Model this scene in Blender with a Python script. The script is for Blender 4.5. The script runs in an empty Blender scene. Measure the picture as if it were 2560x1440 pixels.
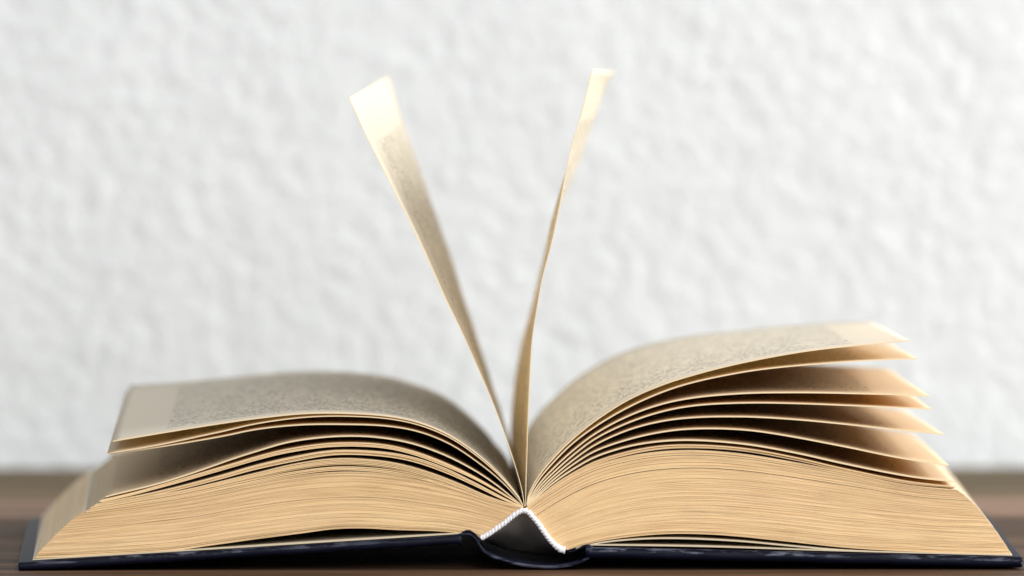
import bpy, bmesh, math, random
from mathutils import Vector, Matrix, noise

random.seed(7)
sc = bpy.context.scene
COL = sc.collection

# ------------------------------------------------------------------ camera
D = 0.21                     # depth of the book, head (towards the camera) to tail
F = 4.457                    # distance of the lens to the head of the book
cam_d = bpy.data.cameras.new("camera")
cam = bpy.data.objects.new("camera", cam_d)
COL.objects.link(cam)
CAM = Vector((-0.0846, -F, 0.303))
AIM = Vector((0.0, 0.0, 0.088))
fwd = (AIM - CAM).normalized()
cam.location = CAM
cam.rotation_euler = fwd.to_track_quat('-Z', 'Y').to_euler()
cam_d.sensor_width = 36.0
FPX = 8000.0 * (AIM - CAM).length
cam_d.lens = FPX / 2560.0 * 36.0
cam_d.clip_start = 0.1
cam_d.clip_end = 60.0
cam_d.dof.use_dof = True
cam_d.dof.focus_distance = (AIM - CAM).length + 0.004
cam_d.dof.aperture_fstop = 8.4
cam_d.dof.aperture_blades = 9
sc.camera = cam
_right = fwd.cross(Vector((0, 0, 1))).normalized()
_up = _right.cross(fwd).normalized()


def at(px, py, y=0.0):
    """point of the plane Y = y that was measured at (px, py) in the photograph"""
    d = fwd * FPX + _right * (px - 1280.0) + _up * (720.0 - py)
    return CAM + d * ((y - CAM.y) / d.y)


TABLE_Z = at(1280, 1424, 0).z

# ------------------------------------------------------------------ world and lamps
world = bpy.data.worlds.new("World")
sc.world = world
world.use_nodes = True
bgn = world.node_tree.nodes["Background"]
bgn.inputs[0].default_value = (0.93, 0.97, 1.0, 1)
bgn.inputs[1].default_value = 0.46


def area(name, loc, target, size, power, color, size_y=None):
    l = bpy.data.lights.new(name, 'AREA')
    l.energy = power
    l.color = color
    l.shape = 'RECTANGLE'
    l.size = size
    l.size_y = size_y or size
    o = bpy.data.objects.new(name, l)
    COL.objects.link(o)
    o.location = loc
    o.rotation_euler = (Vector(target) - Vector(loc)).to_track_quat('-Z', 'Y').to_euler()
    return o


area("window_light", (1.9, -0.25, 0.95), (0.0, 0.15, 0.10), 1.1, 64, (1.0, 0.985, 0.955))
area("front_light", (0.40, -2.4, 1.12), (0.0, 0.2, 0.08), 1.3, 51, (1.0, 0.99, 0.975))

sc.view_settings.view_transform = 'Standard'
sc.view_settings.look = 'None'
sc.view_settings.exposure = 0.0
sc.view_settings.gamma = 1.0
sc.cycles.use_denoising = True
sc.cycles.denoising_input_passes = 'RGB_ALBEDO_NORMAL'
sc.cycles.denoising_prefilter = 'ACCURATE'
sc.cycles.use_adaptive_sampling = False
sc.cycles.sample_clamp_indirect = 3.0
sc.cycles.max_bounces = 10
sc.cycles.diffuse_bounces = 6
sc.cycles.transmission_bounces = 8


# ------------------------------------------------------------------ materials
class NT:
    def __init__(self, name):
        self.m = bpy.data.materials.new(name)
        self.m.use_nodes = True
        self.t = self.m.node_tree
        self.p = self.t.nodes["Principled BSDF"]
        self.out = self.t.nodes["Material Output"]

    def n(self, kind, **kw):
        nd = self.t.nodes.new(kind)
        for k, v in kw.items():
            setattr(nd, k, v)
        return nd

    def put(self, sock, v):
        if isinstance(v, bpy.types.NodeSocket):
            self.t.links.new(v, sock)
        elif v is not None:
            if sock.type == 'RGBA' and not isinstance(v, (int, float)) and len(v) == 3:
                v = (*v, 1)
            sock.default_value = v

    def math(self, op, a, b=None, c=None):
        nd = self.n('ShaderNodeMath', operation=op)
        self.put(nd.inputs[0], a)
        self.put(nd.inputs[1], b)
        self.put(nd.inputs[2], c)
        return nd.outputs[0]

    def mix(self, f, a, b, blend='MIX'):
        nd = self.n('ShaderNodeMix', data_type='RGBA', blend_type=blend)
        self.put(nd.inputs[0], f)
        self.put(nd.inputs[6], a)
        self.put(nd.inputs[7], b)
        return nd.outputs[2]

    def noise(self, vec, scale, detail=3, rough=0.55, dim='3D'):
        nd = self.n('ShaderNodeTexNoise', noise_dimensions=dim)
        self.put(nd.inputs['Vector'], vec)
        nd.inputs['Scale'].default_value = scale
        nd.inputs['Detail'].default_value = detail
        nd.inputs['Roughness'].default_value = rough
        return nd.outputs[0]

    def mapping(self, vec, scale):
        nd = self.n('ShaderNodeMapping')
        self.put(nd.inputs[0], vec)
        nd.inputs['Scale'].default_value = scale
        return nd.outputs[0]

    def ramp(self, f, lo, hi, a=0.0, b=1.0):
        nd = self.n('ShaderNodeMapRange')
        self.put(nd.inputs[0], f)
        for i, v in zip((1, 2, 3, 4), (lo, hi, a, b)):
            nd.inputs[i].default_value = v
        return nd.outputs[0]

    def coord(self, which='Object'):
        return self.n('ShaderNodeTexCoord').outputs[which]

    def bump(self, h, strength, dist):
        nd = self.n('ShaderNodeBump')
        nd.inputs['Strength'].default_value = strength
        nd.inputs['Distance'].default_value = dist
        self.put(nd.inputs['Height'], h)
        self.t.links.new(nd.outputs[0], self.p.inputs['Normal'])


PAGE_W = 0.142


def paper_material(name, printed=True, top_margin=12.0, aged=0.0):
    """cream paper; UV are millimetres measured from the fore-edge (u) and from the head (v)"""
    k = NT(name)
    uv = k.coord('UV')
    sep = k.n('ShaderNodeSeparateXYZ')
    k.put(sep.inputs[0], uv)
    u, v = sep.outputs[0], sep.outputs[1]
    base = k.mix(k.noise(uv, 0.035, 4), (0.885, 0.86, 0.775), (0.855, 0.825, 0.73))
    base = k.mix(aged, base, (0.85, 0.70, 0.46))
    fib = k.noise(uv, 1.6, 2)
    base = k.mix(k.ramp(fib, 0.3, 0.8, 0, 0.08), base, (0.66, 0.56, 0.40))
    # aged margins: browned in from the cut edges
    e1 = k.ramp(k.math('ADD', v, k.math('MULTIPLY', k.noise(uv, 0.1, 3), 3.0)), 1.2, 8.0, 0.55, 0.0)
    base = k.mix(e1, base, (0.80, 0.66, 0.42))
    if printed:
        pitch = 4.6
        row = k.math('FLOOR', k.math('DIVIDE', v, pitch))
        fr = k.math('FRACT', k.math('DIVIDE', v, pitch))
        band = k.math('MULTIPLY', k.math('GREATER_THAN', fr, 0.20), k.math('LESS_THAN', fr, 0.64))
        comb = k.n('ShaderNodeCombineXYZ')
        k.put(comb.inputs[0], k.math('FLOOR', k.math('DIVIDE', u, 0.75)))
        k.put(comb.inputs[1], k.math('FLOOR', k.math('DIVIDE', v, 0.8)))
        k.put(comb.inputs[2], row)
        wn = k.n('ShaderNodeTexWhiteNoise', noise_dimensions='3D')
        k.put(wn.inputs[0], comb.outputs[0])
        glyph = k.math('GREATER_THAN', wn.outputs[0], 0.60)
        c2 = k.n('ShaderNodeCombineXYZ')
        k.put(c2.inputs[0], k.math('MULTIPLY', u, 0.21))
        k.put(c2.inputs[1], k.math('MULTIPLY', row, 7.31))
        word = k.math('MAXIMUM', k.ramp(k.noise(c2.outputs[0], 1.0, 0), 0.28, 0.34), k.math('LESS_THAN', u, 20.0))
        ink = k.math('MULTIPLY', k.math('MULTIPLY', band, glyph), word)
        area_m = k.math('MULTIPLY', k.math('GREATER_THAN', u, 17.0), k.math('LESS_THAN', u, PAGE_W * 1000 - 16))
        area_m = k.math('MULTIPLY', area_m, k.math('MULTIPLY', k.math('GREATER_THAN', v, top_margin), k.math('LESS_THAN', v, D * 1000 - 16)))
        ink = k.math('MULTIPLY', k.math('MULTIPLY', ink, area_m), 0.78)
        base = k.mix(ink, base, (0.035, 0.032, 0.03))
    k.put(k.p.inputs['Base Color'], base)
    k.p.inputs['Roughness'].default_value = 0.85
    k.p.inputs['Specular IOR Level'].default_value = 0.15
    k.bump(k.noise(uv, 0.9, 4), 0.12, 0.0002)
    tr = k.n('ShaderNodeBsdfTranslucent')
    k.put(tr.inputs[0], k.mix(1.0, base, (1.0, 0.83, 0.54), 'MULTIPLY'))
    ms = k.n('ShaderNodeMixShader')
    ms.inputs[0].default_value = 0.36
    k.t.links.new(k.p.outputs[0], ms.inputs[1])
    k.t.links.new(tr.outputs[0], ms.inputs[2])
    k.t.links.new(ms.outputs[0], k.out.inputs[0])
    return k.m


def edge_material(name, pale=0.0):
    """cut, aged, tan edges of the leaves, streaked along the leaf"""
    k = NT(name)
    ob = k.coord('Object')
    at_ = k.n('ShaderNodeAttribute', attribute_name='tint').outputs['Fac']
    base = k.mix(at_, (0.86, 0.605, 0.325), (0.71, 0.47, 0.235))
    st = k.noise(k.mapping(ob, (55, 300, 900)), 1.0, 4, 0.6)
    base = k.mix(k.ramp(st, 0.35, 0.75, 0.0, 0.35), base, (0.86, 0.67, 0.42))
    sp = k.noise(k.mapping(ob, (700, 700, 1400)), 1.0, 3, 0.7)
    base = k.mix(k.ramp(sp, 0.55, 0.75, 0.0, 0.30), base, (0.52, 0.36, 0.20))
    bl = k.noise(ob, 26.0, 3)
    base = k.mix(k.ramp(bl, 0.35, 0.7, 0.0, 0.35), base, (0.79, 0.525, 0.315))
    sm = k.noise(k.mapping(ob, (38, 60, 150)), 1.0, 5, 0.7)
    base = k.mix(k.ramp(sm, 0.56, 0.72, 0.0, 0.4), base, (0.55, 0.385, 0.215))
    base = k.mix(pale, base, (0.87, 0.75, 0.52))
    k.put(k.p.inputs['Base Color'], base)
    k.p.inputs['Roughness'].default_value = 0.9
    k.p.inputs['Specular IOR Level'].default_value = 0.1
    k.bump(sp, 0.25, 0.0002)
    return k.m


def cloth_material(name, wear):
    k = NT(name)
    ob = k.coord('Object')
    base = k.mix(k.noise(ob, 60, 4), (0.0018, 0.0026, 0.008), (0.003, 0.0045, 0.015))
    if wear:
        w = k.noise(k.mapping(ob, (110, 500, 500)), 1.0, 4, 0.65)
        big = k.noise(k.mapping(ob, (22, 20, 20)), 1.0, 2)
        f = k.math('MULTIPLY', k.ramp(w, 0.47, 0.60), k.ramp(big, 0.36, 0.56))
        base = k.mix(k.math('MULTIPLY', f, 0.75), base, (0.12, 0.13, 0.175))
    k.put(k.p.inputs['Base Color'], base)
    k.p.inputs['Roughness'].default_value = 0.5
    k.p.inputs['Specular IOR Level'].default_value = 0.11
    g = k.noise(ob, 1500, 3, 0.6)
    k.bump(g, 0.35, 0.0003)
    return k.m


def simple_noise(name, a, b, scale, rough, spec=0.2, bump=0.2, dist=0.0003):
    k = NT(name)
    ob = k.coord('Object')
    nz = k.noise(ob, scale, 4, 0.6)
    k.put(k.p.inputs['Base Color'], k.mix(nz, a, b))
    k.p.inputs['Roughness'].default_value = rough
    k.p.inputs['Specular IOR Level'].default_value = spec
    k.bump(nz, bump, dist)
    return k.m


def wood_material():
    k = NT("aged_brown_wood")
    ob = k.coord('Object')
    rnd = k.n('ShaderNodeObjectInfo').outputs['Random']
    off = k.n('ShaderNodeVectorMath', operation='ADD')
    c = k.n('ShaderNodeCombineXYZ')
    k.put(c.inputs[0], k.math('MULTIPLY', rnd, 9.0))
    k.put(c.inputs[1], k.math('MULTIPLY', rnd, 3.0))
    k.put(off.inputs[0], ob)
    k.put(off.inputs[1], c.outputs[0])
    v = off.outputs[0]
    g1 = k.noise(k.mapping(v, (5, 75, 60)), 1.0, 5, 0.6)
    g2 = k.noise(k.mapping(v, (14, 420, 300)), 1.0, 4, 0.65)
    base = k.mix(k.ramp(g1, 0.32, 0.68), (0.030, 0.017, 0.010), (0.165, 0.094, 0.054))
    base = k.mix(k.ramp(g2, 0.42, 0.66, 0, 0.85), base, (0.020, 0.012, 0.008))
    base = k.mix(1.0, base, k.n('ShaderNodeObjectInfo').outputs['Color'], 'MULTIPLY')
    k.put(k.p.inputs['Base Color'], base)
    k.put(k.p.inputs['Roughness'], k.ramp(g2, 0.3, 0.8, 0.55, 0.8))
    k.p.inputs['Specular IOR Level'].default_value = 0.12
    k.bump(g2, 0.35, 0.0006)
    return k.m


def wall_material():
    k = NT("white_stucco")
    ob = k.coord('Object')
    n1 = k.noise(ob, 45, 5, 0.6)
    k.put(k.p.inputs['Base Color'], k.mix(n1, (0.665, 0.69, 0.70), (0.725, 0.745, 0.755)))
    k.p.inputs['Roughness'].default_value = 0.9
    k.p.inputs['Specular IOR Level'].default_value = 0.15
    k.bump(k.noise(ob, 260, 5, 0.65), 0.5, 0.002)
    return k.m


M_PRINT = paper_material("printed_page")
M_PRINT_TALL = paper_material("printed_page_deep_head_margin", True, 44.0)
M_AGED_WARM = paper_material("aged_page_warmed_for_gaps", True, 12.0, 0.75)  # aged tan pushed further, colouring in warm bounce between the inner leaves
M_PLAIN = paper_material("blank_endpaper", False)
M_EDGE = edge_material("aged_page_edge")
M_LEAF_EDGE = edge_material("pale_leaf_edge", 0.55)
M_CLOTH = cloth_material("navy_cover_cloth", False)
M_WORN = cloth_material("worn_navy_cover_edge", True)
M_LINING = simple_noise("grey_spine_paper", (0.50, 0.465, 0.42), (0.62, 0.58, 0.53), 90, 0.85)
M_CORD = simple_noise("white_cotton_cord", (0.80, 0.79, 0.84), (0.88, 0.88, 0.90), 900, 0.9, 0.1, 0.6)
M_WOOD = wood_material()
M_WALL = wall_material()


# ------------------------------------------------------------------ helpers
def link_mesh(name, verts, faces, mats, parent=None, fmat=None, uvs=None, smooth=True, tint=None):
    me = bpy.data.meshes.new(name)
    me.from_pydata([tuple(v) for v in verts], [], faces)
    for m in mats:
        me.materials.append(m)
    if fmat:
        me.polygons.foreach_set('material_index', fmat)
    if smooth:
        me.polygons.foreach_set('use_smooth', [True] * len(me.polygons) if smooth is True else smooth)
    if uvs:
        lay = me.uv_layers.new(name="UVMap")
        for li, l in enumerate(me.loops):
            lay.data[li].uv = uvs[l.vertex_index]
    if tint is not None:
        a = me.attributes.new('tint', 'FLOAT', 'FACE')
        a.data.foreach_set('value', tint)
    me.update()
    o = bpy.data.objects.new(name, me)
    COL.objects.link(o)
    if parent is not None:
        o.parent = parent
    return o


def thing(name, label, cat, loc=(0, 0, 0)):
    o = bpy.data.objects.new(name, None)
    COL.objects.link(o)
    o.location = loc
    o['label'] = label
    o['category'] = cat
    return o


def spline(pts, n):
    """Catmull-Rom through the points, resampled to n + 1 points evenly along its length"""
    P = [Vector(p) for p in pts]
    P = [P[0] * 2 - P[1]] + P + [P[-1] * 2 - P[-2]]
    out = []
    for i in range(1, len(P) - 2):
        p0, p1, p2, p3 = P[i - 1:i + 3]
        t0 = 0.0
        t1 = t0 + max((p1 - p0).length, 1e-9) ** 0.5
        t2 = t1 + max((p2 - p1).length, 1e-9) ** 0.5
        t3 = t2 + max((p3 - p2).length, 1e-9) ** 0.5
        for j in range(24):
            t = t1 + (t2 - t1) * j / 24
            a1 = p0 * ((t1 - t) / (t1 - t0)) + p1 * ((t - t0) / (t1 - t0))
            a2 = p1 * ((t2 - t) / (t2 - t1)) + p2 * ((t - t1) / (t2 - t1))
            a3 = p2 * ((t3 - t) / (t3 - t2)) + p3 * ((t - t2) / (t3 - t2))
            b1 = a1 * ((t2 - t) / (t2 - t0)) + a2 * ((t - t0) / (t2 - t0))
            b2 = a2 * ((t3 - t) / (t3 - t1)) + a3 * ((t - t1) / (t3 - t1))
            out.append(b1 * ((t2 - t) / (t2 - t1)) + b2 * ((t - t1) / (t2 - t1)))
    out.append(P[-2])
    L = [0.0]
    for a, b in zip(out, out[1:]):
        L.append(L[-1] + (b - a).length)
    res, k = [], 0
    for i in range(n + 1):
        s = L[-1] * i / n
        while k < len(L) - 2 and L[k + 1] < s:
            k += 1
        d = L[k + 1] - L[k]
        f = 0 if d < 1e-12 else (s - L[k]) / d
        res.append(out[k].lerp(out[k + 1], min(max(f, 0), 1)))
    return res


def px2w(pts, y):
    return [at(p[0], p[1], y) for p in pts]


def sheet(name, front, back, parent, thick=0.00030, mats=(None, None), nv=14, bulge=None, wave=None, tint=0.3):
    """one leaf: a closed thin solid between a head curve and a tail curve (world points, gutter first)"""
    nu = len(front) - 1
    grid = []
    for j in range(nv + 1):
        v = (j / nv) ** 1.4
        row = [f.lerp(b, v) for f, b in zip(front, back)]
        if bulge:
            for i, p in enumerate(row):
                p.x += bulge[0] * math.exp(-((i / nu - bulge[1]) / bulge[2]) ** 2) * math.sin(math.pi * v)
        if wave:
            for i, p in enumerate(row):
                p.z += 0.00022 * min(1.0, 2.0 * i / nu) * noise.noise(Vector((i / nu * 5.0, v * 2.2, wave)))
        grid.append(row)
    # normals in the profile plane
    top, bot = [], []
    total = [sum((r[i + 1] - r[i]).length for i in range(nu)) for r in grid]
    for j, r in enumerate(grid):
        rn = grid[min(j + 1, nv)]
        rp = grid[max(j - 1, 0)]
        for i, p in enumerate(r):
            tu = r[min(i + 1, nu)] - r[max(i - 1, 0)]
            tv = rn[i] - rp[i]
            n = tu.cross(tv)
            n = n.normalized() if n.length > 1e-12 else Vector((0, 0, 1))
            top.append(p + n * thick * 0.5)
            bot.append(p - n * thick * 0.5)
    verts = top + bot
    N = len(top)
    W = nu + 1
    uvs = []
    for _ in range(2):
        for j in range(nv + 1):
            s = 0.0
            for i in range(W):
                if i:
                    s += (grid[j][i] - grid[j][i - 1]).length
                uvs.append(((total[0] * (1 - s / total[j])) * 1000.0, grid[j][i].y * 1000.0))
    faces, fm, sm = [], [], []
    for j in range(nv):
        for i in range(nu):
            a = j * W + i
            faces.append((a, a + 1, a + W + 1, a + W)); fm.append(0); sm.append(True)
            faces.append((N + a + W, N + a + W + 1, N + a + 1, N + a)); fm.append(0); sm.append(True)
    for i in range(nu):
        a = i
        faces.append((a + 1, a, N + a, N + a + 1)); fm.append(1); sm.append(False)
        a = nv * W + i
        faces.append((a, a + 1, N + a + 1, N + a)); fm.append(1); sm.append(False)
    for j in range(nv):
        a = j * W + nu
        faces.append((a + W, a, N + a, N + a + W)); fm.append(1); sm.append(False)
        a = j * W
        faces.append((a, a + W, N + a + W, N + a)); fm.append(1); sm.append(False)
    return link_mesh(name, verts, faces, mats, parent, fm, uvs, sm, [tint] * len(faces))


NU = 56


def leaf(front_px, back_px=None, back_off=(0, 0), thick=0.00030, mats=None, y0=None, lift=0.0, tint=None, name='page', bulge=None, bexp=1.5):
    """back_off: how far (in photo pixels) the tail end of the fore-edge sits off the head end's place"""
    y0 = random.uniform(-0.0004, 0.0005) if y0 is None else y0
    fr = spline(px2w(front_px, 0.0), NU)
    if back_px:
        bk = spline(px2w(back_px, D), NU)
    else:
        bk = []
        for i, p in enumerate(fr):
            t = (i / NU) ** bexp
            bk.append(Vector((p.x + back_off[0] / 7640.0 * t, D, p.z - back_off[1] / 7640.0 * t)))
    fr = [Vector((p.x, y0, p.z)) for p in fr]
    if lift:
        for c in (fr, bk):
            for i, p in enumerate(c):
                p.z += lift * min(1.0, 2.5 * i / NU)
    return sheet(name, fr, bk, book, thick, mats or (M_AGED_WARM, M_LEAF_EDGE), bulge=bulge, wave=random.random() * 50 if name == 'page' else None, tint=random.random() * 0.6 if tint is None else tint)


# ------------------------------------------------------------------ wall
def build_wall():
    xs, zs = [], []
    x = -1.6
    while x < 1.6:
        xs.append(x)
        x += 0.0018 if abs(x) < 0.34 else (0.004 if abs(x) < 1.0 else 0.02)
    z = TABLE_Z - 0.25
    while z < 1.5:
        zs.append(z)
        z += 0.0018 if -0.03 < z < 0.30 else (0.005 if -0.03 < z < 0.7 else 0.03)
    verts = []
    for z in zs:
        for x in xs:
            # relief strokes lean from upper left to lower right
            a = 0.42
            xr, zr = x * math.cos(a) + z * math.sin(a), -x * math.sin(a) + z * math.cos(a)
            h = noise.noise(Vector((xr * 330, zr * 200, 1.7))) * 1.0
            h += noise.noise(Vector((x * 420, z * 380, 5.2))) * 0.45
            h += noise.noise(Vector((x * 24, z * 20, 9.1))) * 0.5
            verts.append((x, 0.556 - 0.00082 * h, z))
    W = len(xs)
    faces = [(j * W + i, j * W + i + 1, (j + 1) * W + i + 1, (j + 1) * W + i) for j in range(len(zs) - 1) for i in range(W - 1)]
    o = link_mesh('wall', verts, faces, [M_WALL])
    o['kind'] = 'structure'


build_wall()

# ------------------------------------------------------------------ table of wide boards
table = thing('wooden_table', 'dark brown wooden table of wide boards in front of the white wall', 'table', (0, 0.05, TABLE_Z))
seams = [-0.36, -0.258, -0.152, -0.047, 0.061, 0.166, 0.262, 0.356, 0.532]
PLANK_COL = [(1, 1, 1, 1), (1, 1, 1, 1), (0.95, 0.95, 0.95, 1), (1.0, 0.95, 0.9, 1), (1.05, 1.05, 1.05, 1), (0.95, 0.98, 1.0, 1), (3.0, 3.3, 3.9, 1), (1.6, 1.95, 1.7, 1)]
for i, (a, b) in enumerate(zip(seams, seams[1:])):
    bm = bmesh.new()
    bmesh.ops.create_cube(bm, size=1.0)
    for v in bm.verts:
        v.co.x *= 2.6
        v.co.y *= (b - a - 0.0016)
        v.co.z *= 0.028
    bmesh.ops.bevel(bm, geom=bm.edges[:], offset=0.0016, segments=2, affect='EDGES', profile=0.6)
    me = bpy.data.meshes.new('plank')
    bm.to_mesh(me)
    bm.free()
    me.materials.append(M_WOOD)
    for p in me.polygons:
        p.use_smooth = False
    o = bpy.data.objects.new('plank', me)
    COL.objects.link(o)
    o.parent = table
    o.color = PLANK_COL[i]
    o.location = (0, (a + b) / 2 - 0.05, -0.014 - random.uniform(0.0, 0.0005))

# ------------------------------------------------------------------ the book
book = thing('open_book', 'open hardback book with navy cover and tan page edges, two pages standing upright', 'book', (0, 0, 0))


# boards -------------------------------------------------------------
def board(name, p_in, p_out, thick_px, tip_r):
    """cover board from the hinge to the fore-edge, profile in the head plane, then pulled back to the tail"""
    ya, yb = -0.0032, D + 0.0032
    a, b = at(*p_in, 0), at(*p_out, 0)
    th = thick_px / 8000.0
    n = 110
    d = (b - a).normalized()
    nr = Vector((-d.z, 0, d.x))
    if nr.z < 0:
        nr = -nr
    # cross-section in (y, height): rounded front and back edges, made of rings along the board
    r = th * 0.42
    ring = []
    for (cy, ch, a0) in ((ya + r, -r, 180), (ya + r, -th + r, 270), (yb - r, -th + r, 0), (yb - r, -r, 90)):
        pass
    def arc(cy, ch, s, e):
        return [(cy + r * math.cos(math.radians(s + (e - s) * k / 5)), ch + r * math.sin(math.radians(s + (e - s) * k / 5))) for k in range(6)]
    ring = arc(ya + r, -r, 90, 180) + arc(ya + r, -th + r, 180, 270) + arc(yb - r, -th + r, 270, 360) + arc(yb - r, -r, 0, 90)
    K = len(ring)
    verts, faces, fm = [], [], []
    L = (b - a).length
    rows = []
    for i in range(n + 1):
        s = L * i / n
        rows.append((s, 1.0))
    # rounded fore-edge tip
    for k in range(1, 5):
        q = math.radians(90 * k / 4)
        rows.append((L + tip_r * math.sin(q), math.cos(q) * 0.75 + 0.25 if k < 4 else 0.12))
    for (s, sc_) in rows:
        for (y, h) in ring:
            hh = (h + th / 2) * sc_ - th / 2
            w = noise.noise(Vector((s * 70, y * 20, p_in[0]))) * 0.00016 + noise.noise(Vector((s * 260, y * 60, 3.3))) * 0.00006
            p = a + d * s + nr * (hh + w)
            verts.append((p.x, y + noise.noise(Vector((s * 90, h * 800, 8.8))) * 0.00012, p.z))
    R = len(rows)
    for i in range(R - 1):
        for k in range(K):
            k2 = (k + 1) % K
            faces.append((i * K + k, i * K + k2, (i + 1) * K + k2, (i + 1) * K + k))
            fm.append(1 if k < 5 or i >= R - 5 else 0)
    faces.append(tuple(range(K))); fm.append(0)
    faces.append(tuple((R - 1) * K + k for k in reversed(range(K)))); fm.append(0)
    me_o = link_mesh(name, verts, faces, [M_CLOTH, M_WORN], book, fm)
    bm = bmesh.new()
    bm.from_mesh(me_o.data)
    bmesh.ops.recalc_face_normals(bm, faces=bm.faces[:])
    bm.to_mesh(me_o.data)
    bm.free()
    return me_o


board('cover_board', (1152, 1336), (50, 1403.5), 23, 0.0006)
board('cover_board', (1464, 1366), (2552, 1391), 27, 0.0006)


def strip(name, pts, th, mat, y0, y1, n=90, rough=0.0):
    """cloth strip swept from head to tail along a profile"""
    c = spline(px2w(pts, 0.0), n)
    nv = 10
    top, bot = [], []
    for j in range(nv + 1):
        y = y0 + (y1 - y0) * j / nv
        for i, p in enumerate(c):
            t = (c[min(i + 1, n)] - c[max(i - 1, 0)]).normalized()
            nr = Vector((-t.z, 0, t.x))
            w = rough * (noise.noise(Vector((i * 0.9, j * 3.1, 2.2))) + 0.6 * noise.noise(Vector((i * 0.31, j, 7.7))))
            yy = y + (rough * 2.0 * noise.noise(Vector((i * 0.8, 0.3, 4.4))) if j == 0 else 0)
            top.append(Vector((p.x, yy, p.z)) + nr * (th / 2 + w))
            bot.append(Vector((p.x, yy, p.z)) - nr * (th / 2 - w))
    N, W = len(top), n + 1
    faces = []
    for j in range(nv):
        for i in range(n):
            a = j * W + i
            faces.append((a, a + 1, a + W + 1, a + W))
            faces.append((N + a + W, N + a + W + 1, N + a + 1, N + a))
    for i in range(n):
        faces.append((i + 1, i, N + i, N + i + 1))
        a = nv * W + i
        faces.append((a, a + 1, N + a + 1, N + a))
    for j in range(nv):
        a = j * W
        faces.append((a, a + W, N + a + W, N + a))
        a = j * W + n
        faces.append((a + W, a, N + a, N + a + W))
    return link_mesh(name, top + bot, faces, [mat], book)


strip('spine', [(1138, 1340), (1152, 1336), (1168, 1334), (1182, 1341), (1193, 1352), (1200, 1366), (1212, 1380), (1234, 1391),
                (1266, 1402), (1300, 1410), (1340, 1415.5), (1385, 1416), (1428, 1411), (1456, 1402), (1471, 1391), (1473, 1380),
                (1467, 1372), (1470, 1368), (1482, 1368.5)], 0.00085, M_WORN, -0.0026, D + 0.0026, rough=0.00010)


def hollow_sheet():
    """grey sheet added to lighten the hollow, slanted back so its foot shades darker"""
    low = spline(px2w([(1206, 1366), (1236, 1383), (1266, 1394), (1300, 1402), (1340, 1407.5), (1385, 1408), (1426, 1403), (1450, 1394)], 0), 40)
    high = spline(px2w([(1206, 1353), (1240, 1331), (1268, 1311), (1297, 1290), (1312, 1286), (1330, 1299), (1360, 1341), (1404, 1380)], 0), 40)
    nv = 24
    rows = []
    for j in range(nv + 1):
        q = j / nv
        y = 0.005 + 0.034 * (1 - q) ** 1.3
        f = 0.02 + 0.96 * q
        rows.append([Vector((a.x * (1 - f) + b.x * f, y, a.z * (1 - f) + b.z * f + 0.0002 * math.sin(i * 0.5) * math.sin(q * 9))) for i, (a, b) in enumerate(zip(low, high))])
    verts = [p for r in rows for p in r]
    W = 41
    faces = [(j * W + i, j * W + i + 1, (j + 1) * W + i + 1, (j + 1) * W + i) for j in range(nv) for i in range(W - 1)]
    o = link_mesh('added_hollow_sheet', verts, faces, [M_LINING], book)  # added part, there only to turn the dark hollow grey
    m = o.modifiers.new('thickness', 'SOLIDIFY')
    m.thickness = 0.0003


hollow_sheet()
# worn hinge cloth folded up against the block
strip('hinge', [(1156, 1331), (1170, 1327), (1184, 1333), (1195, 1344), (1201, 1354)], 0.0006, M_CLOTH, -0.0016, D, n=30, rough=0.00012)
strip('hinge', [(1420, 1380), (1432, 1377), (1446, 1372), (1460, 1366), (1476, 1363)], 0.0006, M_CLOTH, -0.0012, D, n=30, rough=0.0001)

# pastedowns and loose endpapers ---------------------------------------
leaf([(1156, 1332.5), (900, 1348.5), (500, 1373.5), (82, 1398.5)], thick=0.0004, mats=(M_PLAIN, M_PLAIN), y0=-0.0008, name='endpaper')
leaf([(1474, 1361.5), (1750, 1365.5), (2100, 1376.5), (2530, 1387.5)], thick=0.0004, mats=(M_PLAIN, M_PLAIN), y0=-0.0008, name='endpaper')
leaf([(1440, 1371), (1500, 1357), (1600, 1347.5), (1700, 1346), (1850, 1353), (1960, 1363), (2100, 1375), (2300, 1382), (2522, 1386.5)],
     thick=0.0004, mats=(M_PLAIN, M_PLAIN), y0=-0.0004, name='endpaper')

# page block: many tight leaves ------------------------------------------


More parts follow.
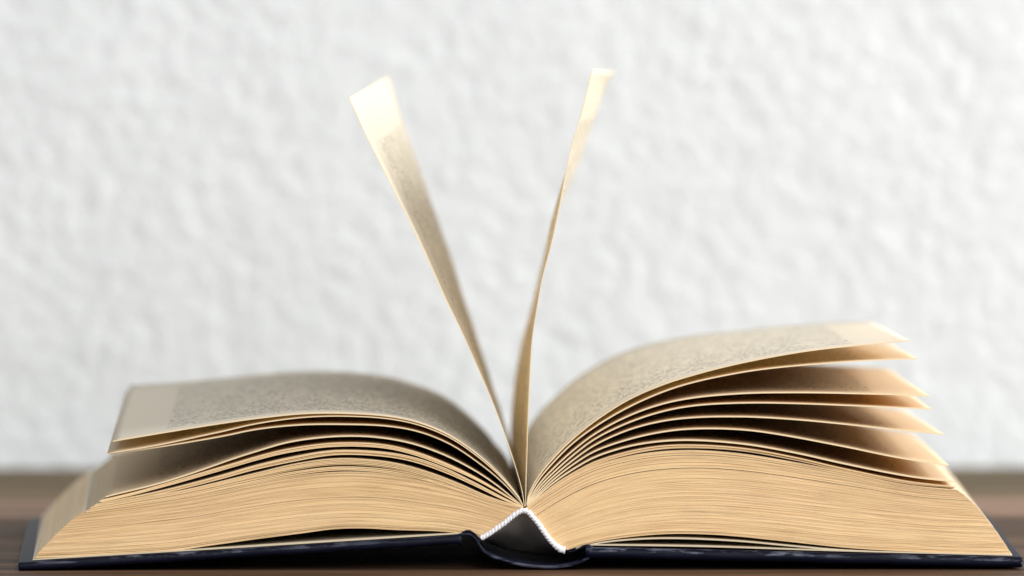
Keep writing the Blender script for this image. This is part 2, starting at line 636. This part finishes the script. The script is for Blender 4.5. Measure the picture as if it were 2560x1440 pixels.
def page_block(bottom, top, start, end, n_layers, gaps, seed):
    rnd = random.Random(seed)
    nt = 48
    B, T = spline(px2w(bottom, 0), nt), spline(px2w(top, 0), nt)
    # spacing of the leaves with a few wider gaps
    w = [1.0 + rnd.uniform(-0.25, 0.25) for _ in range(n_layers)]
    g = [rnd.choice([0.008, 0.01, 0.012, 0.02, 0.035]) for _ in range(n_layers)]
    for s, amt in gaps:
        g[min(int(s * n_layers), n_layers - 1)] = amt
    tot = sum(w) + sum(g)
    S, E = spline(px2w(start, 0), 200), spline(px2w(end, 0), 200)

    def P(i, s):
        t = i / nt
        base = B[i].lerp(T[i], s)
        f = s * 200
        k = min(int(f), 199)
        sp = S[k].lerp(S[k + 1], f - k)
        ep = E[k].lerp(E[k + 1], f - k)
        return base + (sp - B[0].lerp(T[0], s)) * (1 - t) ** 2 + (ep - B[nt].lerp(T[nt], s)) * t ** 2

    verts, faces, fm, tint, uvs = [], [], [], [], []
    pos = 0.0
    run = 0.5
    for k in range(n_layers):
        s0 = pos / tot
        s1 = (pos + w[k]) / tot
        pos += w[k] + g[k]
        run = min(1, max(0, run + rnd.uniform(-0.2, 0.2)))
        tv = min(1, max(0, run + rnd.uniform(-0.15, 0.15)))
        yo = rnd.uniform(-0.0001, 0.0001)
        ext = rnd.uniform(-0.00018, 0.00018)
        base = len(verts)
        for i in range(nt + 1):
            a, b = P(i, s0), P(i, s1)
            if i == nt:
                d = (P(nt, s0) - P(nt - 1, s0)).normalized()
                a, b = a + d * ext, b + d * ext
            # a leaf never lies perfectly even: the crack between leaves comes and goes
            wob = noise.noise(Vector((i * 0.23, k * 3.7, seed)))
            y = yo + 0.00016 * wob
            b = b.lerp(a, max(0.0, 0.55 * (noise.noise(Vector((i * 0.11, k * 5.1, seed + 3))) - 0.22)))
            verts += [Vector((a.x, y, a.z)), Vector((b.x, y, b.z)), Vector((b.x, D - y, b.z)), Vector((a.x, D - y, a.z))]
            u = (1 - i / nt) * 142
            uvs += [(u, 0), (u, 0), (u, 210), (u, 210)]
        for i in range(nt):
            q = base + i * 4
            for e in range(4):
                e2 = (e + 1) % 4
                faces.append((q + e, q + e2, q + 4 + e2, q + 4 + e))
                fm.append(1 if e in (0, 2) else 0)
                tint.append(tv)
        q = base + nt * 4
        faces.append((q, q + 1, q + 2, q + 3)); fm.append(1); tint.append(tv)
        faces.append((base + 3, base + 2, base + 1, base)); fm.append(1); tint.append(tv)
    o = link_mesh('page_block', verts, faces, [M_PLAIN, M_EDGE], book, fm, uvs, False, tint)
    bm = bmesh.new()
    bm.from_mesh(o.data)
    bmesh.ops.recalc_face_normals(bm, faces=bm.faces[:])
    bm.to_mesh(o.data)
    bm.free()
    o['kind'] = 'stuff'
    return o


page_block(
    [(1203, 1346), (1184, 1339), (1107, 1329), (990, 1325), (912, 1321), (834, 1323), (757, 1333), (640, 1348), (583, 1356), (505, 1367), (428, 1378), (272, 1387), (86, 1395)],
    [(1309, 1272), (1261, 1257), (1191, 1231), (1096, 1206), (1029, 1193), (932, 1181), (834, 1180), (737, 1190), (640, 1207), (544, 1228), (428, 1249), (330, 1264), (262, 1273), (206, 1281)],
    [(1203, 1346), (1237, 1321), (1275, 1294), (1295, 1278), (1309, 1271)],
    [(86, 1395), (104, 1373), (146, 1330), (178, 1301), (206, 1281)],
    104, [(0.03, 0.9), (0.06, 0.5), (0.20, 0.35), (0.55, 0.7), (0.74, 0.3), (0.93, 0.45), (0.97, 0.6)], 3)
page_block(
    [(1418, 1375), (1472, 1359), (1546, 1346), (1668, 1335), (1790, 1337), (1840, 1341), (1960, 1353), (2123, 1370), (2312, 1380), (2528, 1385)],
    [(1314, 1270), (1340, 1250), (1380, 1222), (1430, 1190), (1488, 1164), (1571, 1141), (1654, 1129), (1737, 1126), (1840, 1133), (1960, 1151), (2076, 1172), (2265, 1211), (2392, 1224)],
    [(1418, 1375), (1400, 1365), (1382, 1349), (1360, 1318), (1340, 1291), (1325, 1276), (1314, 1269)],
    [(2528, 1385), (2501, 1343), (2463, 1292), (2421, 1246), (2392, 1224)],
    150, [(0.02, 0.4), (0.28, 0.35), (0.45, 0.25), (0.66, 0.3), (0.80, 1.3), (0.86, 0.5), (0.90, 0.5), (0.94, 0.9), (0.965, 0.5)], 5)

# headband cord ------------------------------------------------------------


def cord(pts, r0, y):
    c = spline(px2w(pts, 0), 260)
    n = len(c) - 1
    K = 14
    verts, faces = [], []
    for i, p in enumerate(c):
        t = (c[min(i + 1, n)] - c[max(i - 1, 0)]).normalized()
        a = Vector((0, 1, 0))
        b = t.cross(a).normalized()
        s = i / n
        r = r0 * (1.0 + 0.45 * max(0, (s - 0.86) / 0.14)) * (1 + 0.08 * noise.noise(Vector((i * 0.12, 0, 0))))
        if i in (0, n):
            r *= 0.55
        for k in range(K):
            th = 2 * math.pi * k / K
            rr = r * (0.82 + 0.30 * abs(math.cos(th + i * 0.36 + 1.1 * noise.noise(Vector((i * 0.06, 3.3, 1))))) + 0.20 * noise.noise(Vector((i * 0.5, k * 1.3, 5))))
            q = p + (a * math.cos(th) + b * math.sin(th)) * rr
            verts.append((q.x, q.y + y, q.z))
    for i in range(n):
        for k in range(K):
            k2 = (k + 1) % K
            faces.append((i * K + k, i * K + k2, (i + 1) * K + k2, (i + 1) * K + k))
    faces.append(tuple(reversed(range(K))))
    faces.append(tuple(n * K + k for k in range(K)))
    o = link_mesh('headband_cord', verts, faces, [M_CORD], book)
    bm = bmesh.new()
    bm.from_mesh(o.data)
    bmesh.ops.recalc_face_normals(bm, faces=bm.faces[:])
    bm.to_mesh(o.data)
    bm.free()


CORD = [(1201, 1346), (1218, 1337), (1240, 1322), (1262, 1306), (1282, 1290), (1297, 1280), (1310, 1276), (1320, 1280), (1331, 1291), (1346, 1309), (1362, 1332), (1378, 1353), (1393, 1367), (1405, 1374), (1413, 1375)]
cord(CORD, 0.00080, -0.0006)
cord(CORD, 0.00070, D + 0.0006)
# lining glued over the backs of the leaves, inside the hollow
strip('spine_cloth', [(1206, 1351), (1240, 1328), (1262, 1312), (1282, 1296), (1297, 1286.5), (1310, 1282), (1320, 1287), (1331, 1298), (1346, 1317), (1360, 1338), (1376, 1358), (1392, 1373), (1410, 1381)],
      0.0003, M_LINING, 0.0004, D - 0.0004, n=50)

# loose leaves ---------------------------------------------------------------
G = (1310, 1266)
# left side, topmost first
leaf([(1306, 1262), (1301, 1249), (1262, 1199), (1204, 1144), (1126, 1090), (1048, 1057), (971, 1041), (873, 1034), (757, 1035), (640, 1047), (544, 1061), (408, 1082), (282, 1103)],
     [(1278, 1166), (1254, 1140), (1223, 1090), (1165, 1032), (1107, 989), (1029, 958), (951, 938), (834, 928.6), (718, 930.6), (640, 938), (467, 954), (325, 964)], mats=(M_PRINT, M_LEAF_EDGE))
leaf([(1307, 1263), (1301, 1251), (1262, 1203), (1204, 1149), (1126, 1095), (1048, 1063), (971, 1047), (873, 1041), (757, 1044), (640, 1059), (544, 1081), (408, 1110), (300, 1129), (276, 1133)],
     back_off=(28, -54), bexp=4.0)
leaf([(1307, 1264), (1298, 1251), (1256, 1206), (1204, 1163), (1126, 1111), (1048, 1080), (971, 1066), (873, 1061), (757, 1062), (640, 1074), (560, 1090), (408, 1116), (268, 1136)],
     back_off=(32, -60), thick=0.00036, bexp=3.5)
leaf([(1307, 1266), (1293, 1255), (1243, 1214), (1184, 1175), (1107, 1136), (1029, 1109), (951, 1095), (873, 1091), (796, 1095), (718, 1107), (640, 1130), (583, 1148), (467, 1187), (389, 1211), (264, 1243)],
     back_off=(-2, -6), thick=0.00036)


def group(pts, n, step_px, back_off=(0, 0), thick=0.00030):
    """n leaves clinging together, the first on top; step is their spread at mid length"""
    m = len(pts)
    for k in range(n):
        q = []
        for i, p in enumerate(pts):
            t = i / (m - 1)
            q.append((p[0] + (k * 2.0 if i == m - 1 else 0) * random.uniform(-1, 1), p[1] + step_px * k * min(1, 4 * t) * (1 - 0.5 * max(0, t - 0.6) / 0.4)))
        leaf(q, back_off=back_off, thick=thick, mats=(M_AGED_WARM, M_EDGE))


group([(1308, 1267), (1262, 1237), (1184, 1192), (1107, 1156), (1029, 1128), (951, 1112), (834, 1109), (718, 1125), (640, 1144), (583, 1161), (428, 1206), (335, 1232), (250, 1252)], 3, 3.4)
group([(1308, 1268), (1262, 1247), (1184, 1206), (1107, 1169), (1029, 1143), (951, 1130), (834, 1127), (737, 1142), (640, 1164), (544, 1191), (389, 1230), (300, 1248), (239, 1261)], 4, 3.2)
group([(1308, 1269), (1223, 1243), (1145, 1209), (1068, 1180), (990, 1159), (912, 1149), (834, 1148), (737, 1161), (640, 1184), (467, 1224), (350, 1245), (226, 1269)], 5, 3.4)
group([(1308, 1270), (1223, 1249), (1145, 1221), (1068, 1194), (990, 1177), (912, 1169), (834, 1168.5), (737, 1180), (640, 1199), (467, 1236), (350, 1255), (280, 1266), (216, 1277)], 3, 3.6)

# right side, topmost first
leaf([(1317, 1262), (1321, 1240), (1344, 1195), (1377, 1153), (1426, 1103), (1488, 1053), (1571, 1000), (1654, 963), (1737, 937), (1861, 906), (1985, 883), (2110, 867), (2213, 857), (2274, 851)],
     [(1287, 1164), (1300, 1118), (1323, 1068), (1348, 1033), (1385, 995), (1447, 942), (1530, 894), (1613, 864), (1737, 839), (1861, 826), (1985, 815), (2110, 806), (2180, 806)], mats=(M_PRINT, M_LEAF_EDGE))
leaf([(1318, 1263), (1323, 1243), (1346, 1201), (1380, 1160), (1428, 1112), (1488, 1067), (1571, 1018), (1654, 981), (1737, 955), (1861, 930), (1985, 915), (2110, 905), (2220, 899), (2293, 897)],
     back_off=(4, 46), thick=0.00036)
leaf([(1318, 1264), (1327, 1243), (1350, 1208), (1384, 1171), (1432, 1127), (1488, 1085), (1571, 1041), (1654, 1011), (1737, 994), (1861, 983), (1985, 981), (2110, 983), (2240, 987), (2324, 991)],
     back_off=(-26, 22), thick=0.00036)
leaf([(1319, 1265), (1329, 1246), (1353, 1213), (1388, 1178), (1435, 1137), (1488, 1098), (1571, 1057), (1654, 1029), (1737, 1014), (1861, 1007), (1985, 1008), (2110, 1012), (2240, 1018), (2328, 1022)],
     back_off=(-10, 30), thick=0.00036)
leaf([(1319, 1266), (1332, 1247), (1357, 1217), (1391, 1185), (1438, 1147), (1488, 1113), (1571, 1076), (1654, 1054), (1737, 1044), (1861, 1042), (1985, 1049), (2110, 1061), (2240, 1075), (2360, 1087)],
     back_off=(-20, 34), thick=0.00036)
leaf([(1320, 1266), (1334, 1249), (1360, 1221), (1394, 1191), (1440, 1157), (1488, 1128), (1571, 1099), (1654, 1081), (1737, 1073), (1861, 1076), (1985, 1093), (2110, 1117), (2234, 1143), (2372, 1165)],
     back_off=(-10, 18), thick=0.00036)
leaf([(1320, 1267), (1336, 1250), (1362, 1225), (1396, 1198), (1442, 1168), (1488, 1143), (1571, 1117), (1654, 1104), (1737, 1101), (1861, 1110), (1985, 1132), (2110, 1160), (2275, 1192), (2387, 1205)],
     back_off=(-4, 8), thick=0.0004)
group([(1320, 1267), (1338, 1251), (1366, 1228), (1400, 1203), (1444, 1177), (1488, 1155), (1571, 1130), (1654, 1116), (1737, 1113), (1861, 1121), (1985, 1143), (2110, 1172), (2275, 1205), (2389, 1217)], 3, 3.4)

# two leaves standing up -------------------------------------------------------
leaf([(1311, 1266), (1307, 1235), (1302, 1213), (1274, 1121), (1237, 1020), (1192, 915), (1146, 814), (1118, 758), (1041, 590), (972, 452), (916, 342), (871, 243)],
     [(1281, 1166), (1276, 1117), (1256, 1043), (1228, 956), (1192, 842), (1155, 732), (1123, 631), (1080, 510), (1041, 398), (1002, 291), (972, 187)],
     mats=(M_PRINT_TALL, M_LEAF_EDGE), thick=0.00022, y0=0.0)
leaf([(1314, 1266), (1315, 1213), (1318, 1121), (1321, 1030), (1325, 938), (1331, 846), (1343, 768), (1357, 690), (1372, 636), (1386, 578), (1399, 515), (1413, 440), (1428, 370), (1450, 296), (1465, 237), (1481, 171)],
     [(1284, 1166), (1277, 1098), (1281, 1016), (1290, 933), (1306, 851), (1329, 768), (1348, 690), (1366, 620), (1384, 555), (1407, 500), (1428, 450), (1452, 393), (1475, 325), (1498, 265), (1518, 206), (1538, 178)],
     mats=(M_PRINT, M_LEAF_EDGE), thick=0.00022, y0=0.0, bulge=(-0.0017, 0.68, 0.12))
